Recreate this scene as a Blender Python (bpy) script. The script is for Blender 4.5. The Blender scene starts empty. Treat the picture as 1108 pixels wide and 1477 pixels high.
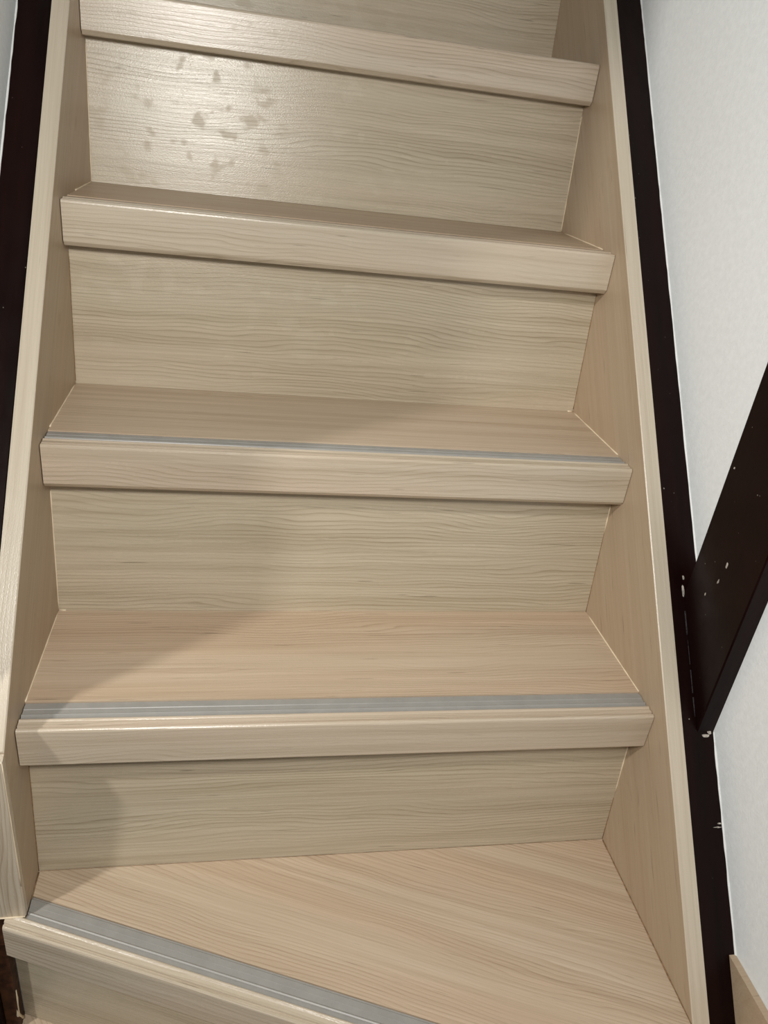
import bpy, math, random
from mathutils import Matrix, Vector

scn = bpy.context.scene
col = scn.collection

# ------------------------------------------------------------------ camera
cam_d = bpy.data.cameras.new('camera')
cam_d.sensor_fit = 'HORIZONTAL'; cam_d.sensor_width = 36.0
cam_d.lens = 1093.61 / 1108.0 * 36.0
cam_d.clip_start = 0.02
cam = bpy.data.objects.new('camera', cam_d); col.objects.link(cam)
cx, ro, yaw = math.radians(62.6676), math.radians(7.49816), math.radians(-12.58014)
rot = Matrix.Rotation(yaw, 3, 'Z') @ Matrix.Rotation(cx, 3, 'X') @ Matrix.Rotation(ro, 3, 'Z')
cam.matrix_world = Matrix.Translation((0.20922664, -0.62348342, 0.80990685)) @ rot.to_4x4()
scn.camera = cam

# ------------------------------------------------------------------ light
w = bpy.data.worlds.new('stairwell_ambient'); scn.world = w; w.use_nodes = True
w.node_tree.nodes['Background'].inputs[0].default_value = (0.92, 0.97, 1.0, 1)
w.node_tree.nodes['Background'].inputs[1].default_value = 0.045

def area(name, loc, target, size, power, color):
    d = bpy.data.lights.new(name, 'AREA'); d.shape = 'DISK'; d.size = size; d.energy = power; d.color = color
    o = bpy.data.objects.new(name, d); col.objects.link(o); o.location = loc
    o.rotation_euler = (Vector(target) - Vector(loc)).to_track_quat('-Z', 'Y').to_euler()
    return o
area('landing_lamp', (0.06, -0.72, 1.06), (0.3, 0.45, 0.5), 0.17, 8.0, (1.0, 0.97, 0.92))
area('hallway_lamp', (-1.08, -0.785, 1.72), (0.2, 0.0, 0.2), 0.12, 17.5, (1.0, 0.97, 0.92))

vs = scn.view_settings
vs.view_transform = 'Standard'; vs.look = 'None'; vs.gamma = 1.0; vs.use_curve_mapping = False
vs.exposure = 0.10

# ------------------------------------------------------------------ materials
class NT:
    def __init__(s, name):
        s.m = bpy.data.materials.new(name); s.m.use_nodes = True
        s.t = s.m.node_tree; s.b = s.t.nodes['Principled BSDF']
    def n(s, kind, **kw):
        x = s.t.nodes.new(kind)
        for k, v in kw.items(): setattr(x, k, v)
        return x
    def set(s, sock, v):
        if hasattr(v, 'is_linked') or hasattr(v, 'node'): s.t.links.new(v, sock)
        else: sock.default_value = v
    def math(s, op, a, b=0.0, c=0.0, clamp=False):
        x = s.n('ShaderNodeMath', operation=op, use_clamp=clamp)
        s.set(x.inputs[0], a); s.set(x.inputs[1], b); s.set(x.inputs[2], c)
        return x.outputs[0]
    def noise(s, vec, scale=1.0, detail=2.0, rough=0.5, dist=0.0):
        x = s.n('ShaderNodeTexNoise'); s.t.links.new(vec, x.inputs['Vector'])
        x.inputs['Scale'].default_value = scale; x.inputs['Detail'].default_value = detail
        x.inputs['Roughness'].default_value = rough; x.inputs['Distortion'].default_value = dist
        return x.outputs['Fac']
    def scaled(s, vec, sc, off=None):
        x = s.n('ShaderNodeMapping'); s.t.links.new(vec, x.inputs['Vector']); x.inputs['Scale'].default_value = sc
        return x.outputs[0]
    def remap(s, v, a, b, c, d, smooth=False):
        x = s.n('ShaderNodeMapRange', clamp=True)
        if smooth: x.interpolation_type = 'SMOOTHSTEP'
        s.set(x.inputs[0], v)
        for i, q in enumerate((a, b, c, d)): x.inputs[i + 1].default_value = q
        return x.outputs[0]
    def mix(s, f, a, b, blend='MIX'):
        x = s.n('ShaderNodeMix', data_type='RGBA', blend_type=blend)
        s.set(x.inputs[0], f)
        for i, v in ((6, a), (7, b)):
            if hasattr(v, 'node'): s.t.links.new(v, x.inputs[i])
            else: x.inputs[i].default_value = (*v, 1)
        return x.outputs[2]
    def bump(s, h, strength, dist):
        x = s.n('ShaderNodeBump'); x.inputs['Strength'].default_value = strength; x.inputs['Distance'].default_value = dist
        s.t.links.new(h, x.inputs['Height']); s.t.links.new(x.outputs[0], s.b.inputs['Normal'])

def wood(name, light, warm, dark, ring=1.0, spread=150.0, rough=0.28, smudge=0.62, spec=0.75):
    k = NT(name)
    tc = k.n('ShaderNodeTexCoord').outputs['Object']
    oi = k.n('ShaderNodeObjectInfo').outputs['Random']
    off = k.n('ShaderNodeCombineXYZ')
    k.set(off.inputs[0], k.math('MULTIPLY', oi, 7.3)); k.set(off.inputs[1], k.math('MULTIPLY', oi, 3.1)); k.set(off.inputs[2], k.math('MULTIPLY', oi, 5.7))
    add = k.n('ShaderNodeVectorMath', operation='ADD'); k.t.links.new(tc, add.inputs[0]); k.t.links.new(off.outputs[0], add.inputs[1])
    v = add.outputs[0]
    sep = k.n('ShaderNodeSeparateXYZ'); k.t.links.new(v, sep.inputs[0])
    # growth rings running along local X, bent by slow noise
    t = k.math('ADD', sep.outputs[1], k.math('MULTIPLY', sep.outputs[2], 1.0))
    slow = k.noise(k.scaled(v, (2.6, 9, 9)), 1.0, 2.0, 0.5)
    wob = k.noise(k.scaled(v, (11, 60, 60)), 1.0, 2.0, 0.5)
    ph = k.math('ADD', k.math('MULTIPLY', t, spread), k.math('ADD', k.math('MULTIPLY', slow, 13.0), k.math('MULTIPLY', wob, 1.5)))
    saw = k.math('FRACT', ph)
    rings = k.math('MULTIPLY', k.math('POWER', saw, 4.0), k.remap(saw, 0.90, 1.0, 1.0, 0.0))
    zone = k.remap(k.noise(k.scaled(v, (1.2, 22, 22)), 1.0, 1.0), 0.36, 0.62, 0.25, 1.0, True)
    rings = k.math('MULTIPLY', rings, zone)
    fine = k.noise(k.scaled(v, (5, 520, 520)), 1.0, 3.0, 0.6)
    mid = k.noise(k.scaled(v, (2.0, 75, 75)), 1.0, 2.0, 0.55)
    hue = k.noise(k.scaled(v, (1.1, 13, 13)), 1.0, 2.0, 0.5)
    dash = k.noise(k.scaled(v, (20, 560, 560)), 1.0, 0.0)
    dash = k.remap(dash, 0.80, 0.86, 0.0, 1.0)
    c = k.mix(k.remap(hue, 0.40, 0.66, 0.0, 1.0, True), light, warm)
    f = k.math('ADD', k.math('MULTIPLY', rings, 0.80 * ring), k.math('ADD', k.remap(fine, 0.35, 0.70, 0.0, 0.34), k.remap(mid, 0.40, 0.72, 0.0, 0.34)))
    c = k.mix(k.math('MINIMUM', f, 1.0), c, dark)
    c = k.mix(k.math('MULTIPLY', dash, 0.55), c, tuple(q * 0.45 for q in dark))
    k.t.links.new(c, k.b.inputs['Base Color'])
    # hand smudges and handling change the gloss only
    sm = k.noise(k.scaled(v, (34, 40, 40)), 1.0, 2.0, 0.5)
    sm = k.remap(sm, smudge, smudge + 0.12, 0.0, 0.13, True)
    k.set(k.b.inputs['Roughness'], k.math('ADD', k.math('ADD', rough, sm), k.remap(fine, 0.3, 0.7, -0.03, 0.05)))
    k.b.inputs['Specular IOR Level'].default_value = spec
    gr = k.noise(k.scaled(v, (500, 900, 900)), 1.0, 2.0, 0.6)
    k.bump(k.math('ADD', k.math('MULTIPLY', gr, 0.9), k.math('MULTIPLY', rings, -0.6)), 0.30, 0.0006)
    return k.m

D_ = (0.34, 0.275, 0.18)
M_RISER = wood('veneer_riser', (0.58, 0.51, 0.385), (0.585, 0.50, 0.375), D_, 1.15, 185, smudge=0.55)
M_TREAD = wood('veneer_tread', (0.60, 0.49, 0.365), (0.59, 0.455, 0.33), (0.37, 0.265, 0.172), 0.9, 215, 0.46, spec=0.32)
M_NOSE = wood('veneer_nosing', (0.63, 0.55, 0.435), (0.62, 0.51, 0.40), (0.38, 0.30, 0.205), 1.05, 190)
M_STRING = wood('veneer_stringer', (0.46, 0.36, 0.25), (0.47, 0.35, 0.24), (0.36, 0.255, 0.16), 0.3, 90, 0.42)
M_EDGE = wood('veneer_edge', (0.64, 0.565, 0.45), (0.63, 0.54, 0.43), (0.46, 0.38, 0.275), 0.3, 200, 0.30)

def plain(name, colr, rough, spec=0.5, vary=0.0, scale=60, bump=0.0, bscale=500, bdist=0.0006):
    k = NT(name)
    tc = k.n('ShaderNodeTexCoord').outputs['Object']
    if vary:
        nz = k.noise(k.scaled(tc, (scale,) * 3), 1.0, 3.0, 0.6)
        c = k.mix(k.remap(nz, 0.35, 0.68, 0, 1), tuple(q * (1 - vary) for q in colr), tuple(min(1, q * (1 + vary)) for q in colr))
        k.t.links.new(c, k.b.inputs['Base Color'])
    else: k.b.inputs['Base Color'].default_value = (*colr, 1)
    k.b.inputs['Roughness'].default_value = rough; k.b.inputs['Specular IOR Level'].default_value = spec
    if bump: k.bump(k.noise(k.scaled(tc, (bscale,) * 3), 1.0, 3.0, 0.6), bump, bdist)
    return k.m
M_STRIP = plain('grey_vinyl', (0.315, 0.305, 0.285), 0.38, 0.5, 0.05, 40, 0.2, 900, 0.0003)
M_TAN = plain('tan_vinyl', (0.42, 0.34, 0.26), 0.40, 0.5, 0.10, 90, 0.2, 900, 0.0004)
M_CAULK = plain('cream_caulk', (0.80, 0.68, 0.50), 0.5, 0.5, 0.08)
M_WCAULK = plain('white_caulk', (0.86, 0.87, 0.85), 0.5)
M_CHIP = plain('bare_chip', (0.46, 0.42, 0.37), 0.7, 0.3, 0.4, 500)
M_RAW = plain('raw_brown_wood', (0.06, 0.022, 0.008), 0.6, 0.3, 0.5, 90)
M_WALL = plain('white_wallpaper', (0.83, 0.86, 0.87), 0.75, 0.3, 0.03, 120, 0.35, 420, 0.0012)

def lacquer():
    k = NT('dark_lacquer')
    tc = k.n('ShaderNodeTexCoord').outputs['Object']
    g = k.noise(k.scaled(tc, (60, 4, 4)), 1.0, 3.0, 0.6)
    c = k.mix(k.remap(g, 0.3, 0.7, 0, 1), (0.0040, 0.0008, 0.0006), (0.0110, 0.0024, 0.0016))
    sp = k.noise(k.scaled(tc, (260, 210, 210)), 1.0, 1.0, 0.5)
    c = k.mix(k.remap(sp, 0.80, 0.84, 0, 0.7), c, (0.40, 0.36, 0.33))
    k.t.links.new(c, k.b.inputs['Base Color'])
    k.set(k.b.inputs['Roughness'], k.remap(k.noise(k.scaled(tc, (40, 25, 25)), 1.0, 3.0, 0.6), 0.3, 0.7, 0.28, 0.5))
    k.b.inputs['Specular IOR Level'].default_value = 0.13
    k.bump(k.noise(k.scaled(tc, (150, 60, 60)), 1.0, 3.0, 0.6), 0.25, 0.0008)
    return k.m
M_DARK = lacquer()

# ------------------------------------------------------------------ helpers
def link(name, verts, faces, mat, parent=None, M=None, smooth=False):
    me = bpy.data.meshes.new(name)
    if M is not None:
        Mi = M.inverted(); verts = [Mi @ Vector(v) for v in verts]
    me.from_pydata([tuple(v) for v in verts], [], faces)
    me.update()
    import bmesh
    bm = bmesh.new(); bm.from_mesh(me); bmesh.ops.recalc_face_normals(bm, faces=bm.faces[:]); bm.to_mesh(me); bm.free()
    if smooth:
        for p in me.polygons: p.use_smooth = True
    me.materials.append(mat)
    o = bpy.data.objects.new(name, me); col.objects.link(o)
    if M is not None: o.matrix_world = M
    if parent is not None:
        o.parent = parent
        if M is not None:
            bpy.context.view_layer.update()
            o.matrix_parent_inverse = Matrix.Identity(4)
            o.matrix_local = parent.matrix_world.inverted() @ M
        else:
            bpy.context.view_layer.update()
            o.matrix_local = parent.matrix_world.inverted()
    return o

def loft(a, b):
    """Closed solid between two equally long rings of points."""
    n = len(a)
    v = list(a) + list(b)
    f = [tuple(range(n)), tuple(range(2 * n - 1, n - 1, -1))]
    f += [(i, n + i, n + (i + 1) % n, (i + 1) % n) for i in range(n)]
    return v, f

def slab_x(poly, x0, x1):        # polygon of (y, z) extruded along x
    return loft([(x0, y, z) for y, z in poly], [(x1, y, z) for y, z in poly])

def slab_z(poly, z0, z1):        # polygon of (x, y) extruded along z
    return loft([(x, y, z0) for x, y in poly], [(x, y, z1) for x, y in poly])

def bead(path, r, seed, parent, mat, name='caulk_bead', gap=None):
    """Uneven filler bead along a path: a five-sided tube of varying thickness."""
    rnd = random.Random(seed)
    pts = []
    for (p, q) in zip(path[:-1], path[1:]):
        p, q = Vector(p), Vector(q); n = max(2, int((q - p).length / 0.012))
        for i in range(n): pts.append(p.lerp(q, i / n))
    pts.append(Vector(path[-1]))
    v, f = [], []
    for i, p in enumerate(pts):
        d = (pts[min(i + 1, len(pts) - 1)] - pts[max(i - 1, 0)]).normalized()
        u = d.orthogonal().normalized(); w2 = d.cross(u)
        rr = r * rnd.uniform(0.55, 1.35)
        for k in range(5):
            a = k * math.tau / 5
            v.append(p + u * math.cos(a) * rr + w2 * math.sin(a) * rr)
    for i in range(len(pts) - 1):
        for k in range(5):
            f.append((i * 5 + k, i * 5 + (k + 1) % 5, (i + 1) * 5 + (k + 1) % 5, (i + 1) * 5 + k))
    f.append(tuple(range(5))); f.append(tuple(range(len(v) - 1, len(v) - 6, -1)))
    return link(name, v, f, mat, parent, smooth=True)

def empty(name, loc):
    o = bpy.data.objects.new(name, None); col.objects.link(o); o.location = loc; o.empty_display_size = 0.05
    bpy.context.view_layer.update()
    return o

def tag(o, label, cat=None, kind=None):
    o['label'] = label
    if cat: o['category'] = cat
    if kind: o['kind'] = kind
    return o

# ------------------------------------------------------------------ measures (metres)
W, R, G, T = 0.70, 0.22759, 0.19163, 0.0523
LEAN, NOSE = 0.02038, 0.01402          # riser leans back; nosing front relative to the riser foot below it
DL = {1: .0003, 2: .0014, 3: -.0004, 4: .0018}
DR = {1: -.0021, 2: .0015, 3: -.0001, 4: -.0024}
SL = R / G
BR, BL = 0.283, 0.291                  # height of right and left stringer edge: z = SL*y + B
TH = 0.0195                            # stringer board thickness
XWR, XWL = 0.7585, -0.0575             # wall faces
YTOP = 1.42
NSTEP = 6

# ------------------------------------------------------------------ setting
tag(link('wall_right', *slab_x([(-1.0, -0.75), (2.0, -0.75), (2.0, 3.0), (-1.0, 3.0)], XWR, XWR + 0.10), M_WALL),
    'white papered wall to the right of the stairs', 'wall', 'structure')
tag(link('wall_left', *slab_x([(-0.040, -0.75), (2.0, -0.75), (2.0, 3.0), (-0.040, 3.0)], XWL - 0.10, XWL), M_WALL),
    'white wall seen as a thin strip left of the stairs', 'wall', 'structure')

def sloped(y, b): return SL * y + b
GAP = 0.0012
right_trim = link('trim_1', *slab_x([(-0.62, sloped(-0.62, BR - GAP)), (YTOP, sloped(YTOP, BR - GAP)), (YTOP, sloped(YTOP, BR - 0.30)), (-0.62, sloped(-0.62, BR - 0.30))],
                  W + TH + 0.0012, XWR), M_DARK)
tag(right_trim, 'dark lacquered old stringer running up along the right wall', 'trim', 'structure')
left_trim = link('trim_2', *slab_x([(-0.0385, 0.002), (-0.0385, sloped(-0.0385, BL - GAP)), (YTOP, sloped(YTOP, BL - GAP)), (YTOP, sloped(YTOP, BL - 0.30)), (0.09, 0.002)],
                 XWL, -TH - 0.0012), M_DARK)
tag(left_trim, 'dark lacquered old stringer running up along the left wall', 'trim', 'structure')
bead([(XWR - 0.0004, -0.205, sloped(-0.205, BR)), (XWR - 0.0004, -0.0455, sloped(-0.0455, BR))], 0.0011, 1, right_trim, M_WCAULK)
bead([(XWR - 0.0004, 0.058, sloped(0.058, BR)), (XWR - 0.0004, YTOP, sloped(YTOP, BR))], 0.0010, 2, right_trim, M_WCAULK)
bead([(XWL + 0.0004, -0.03, sloped(-0.03, BL)), (XWL + 0.0004, YTOP, sloped(YTOP, BL))], 0.0012, 3, left_trim, M_WCAULK)

# dark post standing proud of the right wall, scribed onto the old stringer
PY0, PY1, PX = -0.0445, 0.0572, 0.7370
ch = 0.0015
ring0 = [(PY0 + ch, PX), (PY1 - ch, PX), (PY1, PX + ch), (PY1, XWR - 0.0002), (PY0, XWR - 0.0002), (PY0, PX + ch)]
post = link('wall_post', *loft([(x, y, sloped(y, BR - GAP) + 0.0002) for y, x in ring0], [(x, y, 2.6) for y, x in ring0]), M_DARK)
tag(post, 'dark lacquered upright post standing proud of the right wall', 'post')

# light skirting board on the right wall at the winder
BX, BZ = 0.7503, 0.0508
yb = (BZ - BR) / SL
base = link('baseboard_right', *slab_x([(yb, BZ), (-0.9, BZ), (-0.9, -0.001), (-0.2385, -0.001)], BX, XWR - 0.0002), M_STRING)
tag(base, 'light wood skirting board at the foot of the right wall', 'baseboard', 'structure')

# chips and filler crumbs on the dark wood
def chip(parent, at, axes, size, seed):
    rnd = random.Random(seed); u, v = Vector(axes[0]).normalized(), Vector(axes[1]).normalized(); n = u.cross(v).normalized()
    if n.dot(Vector((0.209, -0.623, 0.81)) - Vector(at)) < 0: n = -n
    ring = []
    m = 8
    for i in range(m):
        a = i * math.tau / m; r = rnd.uniform(0.55, 1.2)
        ring.append(Vector(at) + u * math.cos(a) * size[0] * r + v * math.sin(a) * size[1] * r)
    verts, faces = loft([p - n * 0.0004 for p in ring], [p + n * rnd.uniform(0.0003, 0.0009) for p in ring])
    return link('paint_chip', verts, faces, M_CHIP, parent)
up_s = (0, 1, SL); xx = (1, 0, 0)
def on_trim(x, y): return (x, y, sloped(y, BR - GAP))
chip(right_trim, on_trim(0.7365, 0.0600), (up_s, xx), (0.0085, 0.0016), 11)
chip(right_trim, on_trim(0.7385, 0.0700), (up_s, xx), (0.0035, 0.0013), 12)
chip(right_trim, on_trim(0.7480, -0.0475), (xx, up_s), (0.0060, 0.0022), 13)
chip(right_trim, on_trim(0.7530, -0.0445), (xx, up_s), (0.0035, 0.0030), 14)
chip(right_trim, on_trim(0.7520, -0.1110), (xx, up_s), (0.0050, 0.0008), 15)
chip(right_trim, on_trim(0.7545, -0.1085), (xx, up_s), (0.0030, 0.0010), 16)
chip(right_trim, on_trim(0.7290, -0.0350), (xx, up_s), (0.0006, 0.0006), 17)
chip(post, (PX, 0.0060, 0.4230), ((0, 0, 1), (0, 1, 0)), (0.0045, 0.0014), 21)
chip(post, (PX, 0.0095, 0.3990), ((0, 0, 1), (0, 1, 0)), (0.0030, 0.0012), 22)
chip(post, (PX, 0.0220, 0.3740), ((0, 0, 1), (0, 1, 0)), (0.0020, 0.0010), 23)
chip(post, (PX, 0.0480, 0.5200), ((0, 0, 1), (0, 1, 0)), (0.0012, 0.0010), 24)
M_DUST = plain('dust_filler', (0.030, 0.026, 0.028), 0.7, 0.3, 0.8, 500)
for k, (ya, yc, r) in enumerate(((0.044, 0.026, 0.0009), (0.022, 0.004, 0.0006), (0.0, -0.017, 0.0007), (-0.020, -0.034, 0.0009))):
    bead([(0.7364, ya, sloped(ya, BR)), (0.7364, yc, sloped(yc, BR))], r, 27 + k, post, M_DUST, 'filler_bead')

# ------------------------------------------------------------------ the staircase
stair = empty('staircase', (W / 2, 0.0, -R))
tag(stair, 'light wood grain staircase with nosings and grey anti-slip strips, turning at the bottom', 'staircase')

NOSE_P = [(.0330, -.0523), (.0070, -.0523), (.0045, -.0520), (.0008, -.0478), (0, -.0465), (0, -.0030), (.0005, -.0014), (.0016, -.0003), (.0030, 0),
          (.0042, -.0002), (.0048, -.0026), (.0062, -.0026), (.0068, -.0002), (.0126, -.0001), (.0137, .0007), (.0150, .0012), (.0163, .0008), (.0172, -.0006),
          (.0172, -.0058), (.0420, -.0058), (.0420, -.0118), (.0330, -.0118)]
STRIP_P = [(.0175, -.0057), (.0175, -.0018), (.0186, -.0021), (.0218, -.0021), (.0226, -.0007), (.0238, 0), (.0250, -.0005), (.0260, -.0018),
           (.0318, -.0014), (.0324, -.0008), (.0390, -.0007), (.0400, -.0016), (.0417, -.0016), (.0417, -.0057)]

def riser_y(st, s, z):      # front face of riser st at side s (0 left, 1 right), z above the tread below it
    d = (DR if s else DL).get(st, 0.0)
    return (st - 1) * G + d + LEAN * z / R
def nose_y(st, s):
    return (st - 1) * G + (DR if s else DL).get(st, 0.0) + LEAN - 0.0344

IN = 0.0009                 # hairline joint between the nosing ends and the stringers
treads, risers = {}, {}
for st in range(1, NSTEP + 1):
    z = st * R
    yl, yr = nose_y(st, 0), nose_y(st, 1)
    bl = riser_y(st + 1, 0, 0) + 0.004; br = riser_y(st + 1, 1, 0) + 0.004
    if st == NSTEP: bl = br = YTOP - 0.02
    org = Matrix.Translation((0, yl, z))
    t = link('tread', *loft([(0.0002, yl + .0422, z - .012), (0.0002, yl + .0422, z), (0.0002, bl, z), (0.0002, bl, z - .012)],
                            [(W - .0002, yr + .0422, z - .012), (W - .0002, yr + .0422, z), (W - .0002, br, z), (W - .0002, br, z - .012)]), M_TREAD, stair, org)
    treads[st] = t
    link('nosing', *loft([(IN, yl + d, z + h) for d, h in NOSE_P], [(W - IN, yr + d, z + h) for d, h in NOSE_P]), M_NOSE, t, org)
    tag(link('anti_slip_strip', *loft([(IN, yl + d, z + h) for d, h in STRIP_P], [(W - IN, yr + d, z + h) for d, h in STRIP_P]), M_STRIP if st < 3 else M_TAN, t, org), 'grey ribbed anti-slip strip' if st < 3 else 'tan ribbed anti-slip strip')
    z0, z1 = (st - 1) * R, st * R - 0.0125
    def col4(s, x):
        a, b = riser_y(st, s, 0.0), riser_y(st, s, z1 - z0)
        return [(x, a, z0 + .0002), (x, b, z1), (x, b + .0055, z1), (x, a + .0055, z0 + .0002)]
    r = link('riser', *loft(col4(0, 0.0002), col4(1, W - .0002)), M_RISER, stair, Matrix.Translation((0, riser_y(st, 0, 0), z0)))
    risers[st] = r

def edge_of_tread(st, s, f0, f1, inset=0.0003):
    x = inset if s == 0 else W - inset
    ya, yb2 = nose_y(st, s) + .043, riser_y(st + 1, s, 0)
    return [(x, ya + (yb2 - ya) * f0, st * R + .0002), (x, ya + (yb2 - ya) * f1, st * R + .0002)]
def edge_of_riser(st, s, f0, f1):
    x = 0.0003 if s == 0 else W - 0.0003
    h = R - T
    return [(x, riser_y(st, s, h * f0) - .0002, (st - 1) * R + h * f0), (x, riser_y(st, s, h * f1) - .0002, (st - 1) * R + h * f1)]
M_GAP = plain('brown_joint', (0.27, 0.17, 0.09), 0.8, 0.2, 0.3, 200)
sd = 50
for st, s, a, b, m in ((1, 1, 0.0, 0.95, M_CAULK), (1, 0, 0.0, 0.98, M_CAULK), (2, 1, 0.02, 0.97, M_CAULK), (2, 0, 0.05, 0.97, M_CAULK), (3, 1, 0.0, 0.9, M_CAULK), (3, 0, 0.3, 1.0, M_CAULK)):
    sd += 1; bead(edge_of_tread(st, s, a, b), 0.0009, sd, treads[st], m)
for st, s, a, b, m in ((1, 1, 0.45, 0.93, M_CAULK), (1, 0, 0.0, 0.95, M_GAP), (1, 1, 0.0, 0.40, M_GAP), (2, 1, 0.70, 0.96, M_CAULK), (2, 1, 0.0, 0.70, M_GAP),
                       (3, 1, 0.02, 0.95, M_GAP), (3, 0, 0.02, 0.9, M_GAP), (4, 1, 0.0, 0.92, M_CAULK), (4, 0, 0.0, 0.95, M_CAULK), (2, 0, 0.0, 0.9, M_CAULK)):
    sd += 1; bead(edge_of_riser(st, s, a, b), 0.0008 if m is M_CAULK else 0.0005, sd, risers[st], m)
for st, s, x in ((2, 0, 0.0), (3, 1, W), (4, 1, W)):      # little blobs of filler left in the inner corners
    sd += 1; y = riser_y(st, s, 0); xs = 0.004 if s == 0 else -0.004
    bead([(x + xs * 0.2, y - .0006, (st - 1) * R + .0008), (x + xs * 2.2, y - .0006, (st - 1) * R + .0005)], 0.0009, sd, risers[st], M_CAULK)

# --- side boards, modelled in a frame along the slope so the grain follows it
ln = math.hypot(1, SL); e1 = Vector((0, 1 / ln, SL / ln)); e2 = Vector((1, 0, 0)); e3 = e1.cross(e2)
def slope_frame(o):
    m = Matrix((e1, e2, e3)).transposed().to_4x4(); m.translation = Vector(o); return m
cb = 0.0011
EB = 0.0016                 # pale edge band glued on top of each side board
def edge_band(x_in, x_out, y0, b, parent):
    sgn = 1 if x_out > x_in else -1
    q = [(x_in, -EB * 1.3), (x_in, -cb * 1.4), (x_in + sgn * cb, 0.0), (x_out, 0.0), (x_out, -EB * 1.3)]
    o = (x_in, y0, sloped(y0, b))
    return link('edge_band', *loft([(x, y0, sloped(y0, b) + h) for x, h in q], [(x, YTOP, sloped(YTOP, b) + h) for x, h in q]), M_EDGE, parent, slope_frame(o))
def board(x_in, x_out, poly, label):
    o = tag(link('stringer', *slab_x(poly, x_in, x_out), M_STRING, stair, slope_frame((x_in, 0, 0))), label)
    return o
ye = -0.55
t_ = EB * 1.3
rs = board(W, W + TH, [(ye, sloped(ye, BR - t_)), (YTOP, sloped(YTOP, BR - t_)), (YTOP, sloped(YTOP, -0.11)), (ye, sloped(ye, -0.11))], 'right-hand light wood side board')
edge_band(W, W + TH, ye, BR, rs)
yf = -0.0475
ls = board(0.0, -TH, [(yf, 0.0006), (yf, sloped(yf, BL - t_)), (YTOP, sloped(YTOP, BL - t_)), (YTOP, sloped(YTOP, -0.11)), (0.0931, 0.0006)], 'left-hand light wood side board')
edge_band(0.0, -TH, yf, BL, ls)
# upright board closing the foot of the left stringer; grain upright
capM = Matrix(((0, 1, 0, 0), (0, 0, 1, 0), (1, 0, 0, 0), (0, 0, 0, 1)))
zc = sloped(yf, BL) - 0.003
c = 0.0012
capv = loft([(-0.066, -0.0562, 0.0008), (-0.0002 - c, -0.0562, 0.0008), (-0.0002, -0.0562 + c, 0.0008), (-0.0002, yf - .0002, 0.0008), (-0.066, yf - .0002, 0.0008)],
            [(-0.066, -0.0562, zc - .004), (-0.0002 - c, -0.0562, zc - .004), (-0.0002, -0.0562 + c, zc - .003), (-0.0002, yf - .0002, zc), (-0.066, yf - .0002, zc)])
cap = link('end_board', *capv, M_NOSE, ls, capM)
bead([(-0.060, -0.0568, 0.0006), (-0.0225, -0.0568, 0.0006), (-0.001, -0.0566, 0.0006)], 0.0011, 81, ls, M_CAULK)
bead([(-0.0004, -0.0560, 0.05), (-0.0004, -0.0560, 0.228)], 0.0006, 82, ls, M_CAULK)

# --- winder at the foot of the straight flight
ang = math.atan(-0.41)
def winder_frame(o, a): return Matrix.Translation(o) @ Matrix.Rotation(a, 4, 'Z')
NO = Vector((0.0, -0.0768, 0.0))                       # the nosing line passes here
u = Vector((math.cos(ang), math.sin(ang), 0)); nrm = Vector((-math.sin(ang), math.cos(ang), 0))
FM = winder_frame(NO, ang)
def off_line(d, x, o=NO, uu=u, nn=nrm):               # point on the line d behind the nosing line, at world x
    p = o + nn * d; return p + uu * ((x - p.x) / uu.x)
def ring_at(profile, x, z=0.0): return [Vector((*off_line(d, x)[:2], z + h)) for d, h in profile]
XL, XR = -0.0215, 0.7500
p1, p2 = off_line(.0422, -0.012), off_line(.0422, XR)
t0 = link('tread', *slab_z([(p1.x, p1.y), (p2.x, p2.y), (XR, -0.2395), (W - .0002, -0.2395), (W - .0002, 0.003), (-0.012, 0.003)], -0.012, 0.0), M_TREAD, stair, FM)
t0['label'] = 'wedge-shaped winder tread'
link('nosing', *loft(ring_at(NOSE_P, XL), ring_at(NOSE_P, XR)), M_NOSE, t0, FM)
sl = [off_line(d, max(0.0006, -1)) for d, h in STRIP_P]
tag(link('anti_slip_strip', *loft(ring_at(STRIP_P, 0.0006), ring_at(STRIP_P, XR)), M_STRIP, t0, FM), 'grey ribbed anti-slip strip')
bead([(W - .0004, -0.236, .0004), (W - .0004, -0.004, .0004)], 0.0008, 91, t0, M_GAP)
bead([(0.002, -0.0006, .0003), (0.698, -0.0024, .0003)], 0.00022, 92, t0, M_GAP)
bead([(0.0008, -0.002, .0003), (0.0008, -0.036, .0003)], 0.0006, 93, t0, M_GAP)
# riser under the winder nosing
ra = [off_line(.0330, -0.029), off_line(.0330, XR), off_line(.0385, XR), off_line(.0385, -0.029)]
r0 = link('riser', *slab_z([(p.x, p.y) for p in ra], -R + .0002, -0.0125), M_RISER, stair, winder_frame(Vector((0, -0.045, -R)), ang))
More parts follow.
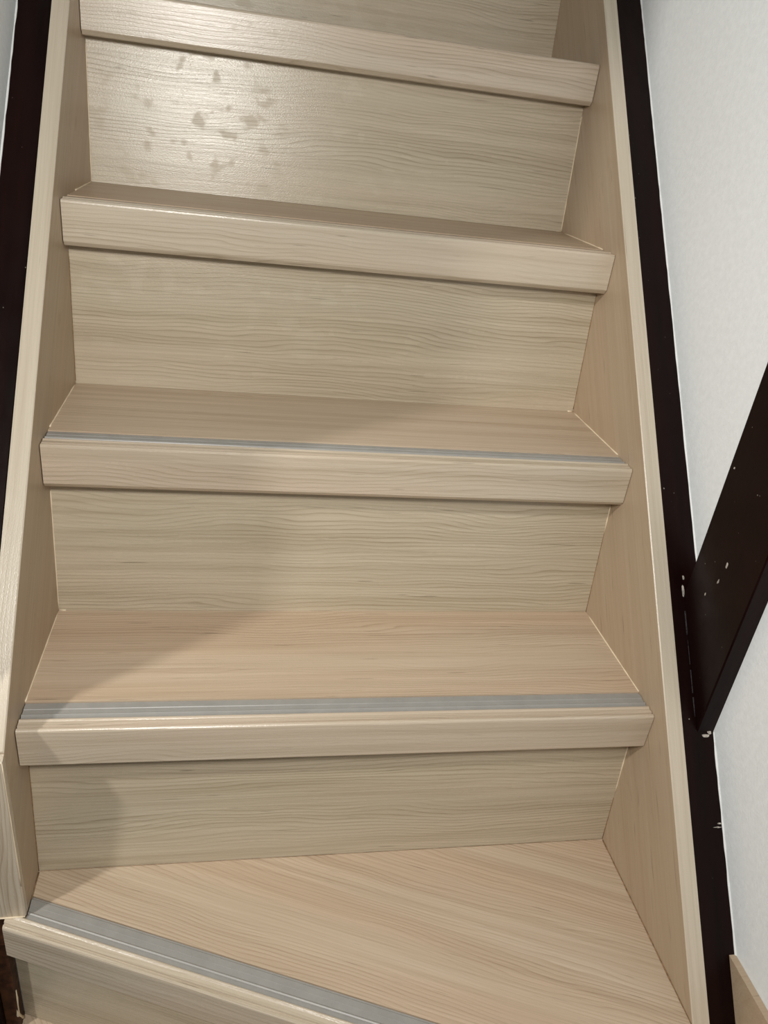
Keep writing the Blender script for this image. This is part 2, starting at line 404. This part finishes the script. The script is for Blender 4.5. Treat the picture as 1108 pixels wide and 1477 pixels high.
# the step below it, turning further to the left
a2 = math.radians(-58); O2 = Vector((-0.045, -0.125, -R))
u2 = Vector((math.cos(a2), math.sin(a2), 0)); n2 = Vector((-math.sin(a2), math.cos(a2), 0))
F2 = winder_frame(O2, a2)
def along(d, s): return O2 + n2 * d + u2 * s
q1, q2 = along(.0422, -0.05), along(.0422, 0.86)
rb0, rb1 = off_line(.036, -0.0455), off_line(.036, XR)
tl = link('tread', *slab_z([(rb0.x, rb0.y), (q1.x, q1.y), (q2.x, q2.y), (XR, q2.y), (rb1.x, rb1.y)], -R - 0.012, -R), M_TREAD, stair, F2)
def ring2(profile, s): return [along(d, s) + Vector((0, 0, h)) for d, h in profile]
link('nosing', *loft(ring2(NOSE_P, -0.03), ring2(NOSE_P, 0.86)), M_NOSE, tl, F2)
tag(link('anti_slip_strip', *loft(ring2(STRIP_P, -0.03), ring2(STRIP_P, 0.86)), M_STRIP, tl, F2), 'grey ribbed anti-slip strip')
rr = [along(.033, -.01), along(.033, .86), along(.0385, .86), along(.0385, -.01)]
link('riser', *slab_z([(p.x, p.y) for p in rr], -2 * R, -R - 0.0125), M_RISER, stair, F2)
bead([(-0.0295, -0.0360, -0.222), (-0.0305, -0.0450, -0.200), (-0.0300, -0.0420, -0.155)], 0.0018, 95, tl, M_CAULK)
# raw batten and the dark old stringer of the lower flight, in the corner under the winder
bv, bf = slab_z([(-0.045, -0.046), (-0.0295, -0.046), (-0.0295, -0.030), (-0.045, -0.030)], -R + .0003, -0.0530)
bv2, bf2 = slab_z([(-0.045, -0.052), (-0.0222, -0.052), (-0.0222, -0.030), (-0.045, -0.030)], -0.0530, -0.0004)
tag(link('batten', bv + bv2, bf + [tuple(i + len(bv) for i in f) for f in bf2], M_RAW, stair), 'bare reddish-brown wood batten')
lower = link('trim_3', *loft([(-0.0455, y, z) for y, z in ((-0.041, -0.70), (-0.041, -0.0004), (-0.0555, -0.0004), (-0.0555, -0.70))],
                             [(-0.75, y, z) for y, z in ((-0.041, -0.74), (-0.041, -0.20), (-0.0555, -0.20), (-0.0555, -0.74))]), M_DARK)
tag(lower, 'dark lacquered old board in the corner under the bottom nosing', 'trim', 'structure')
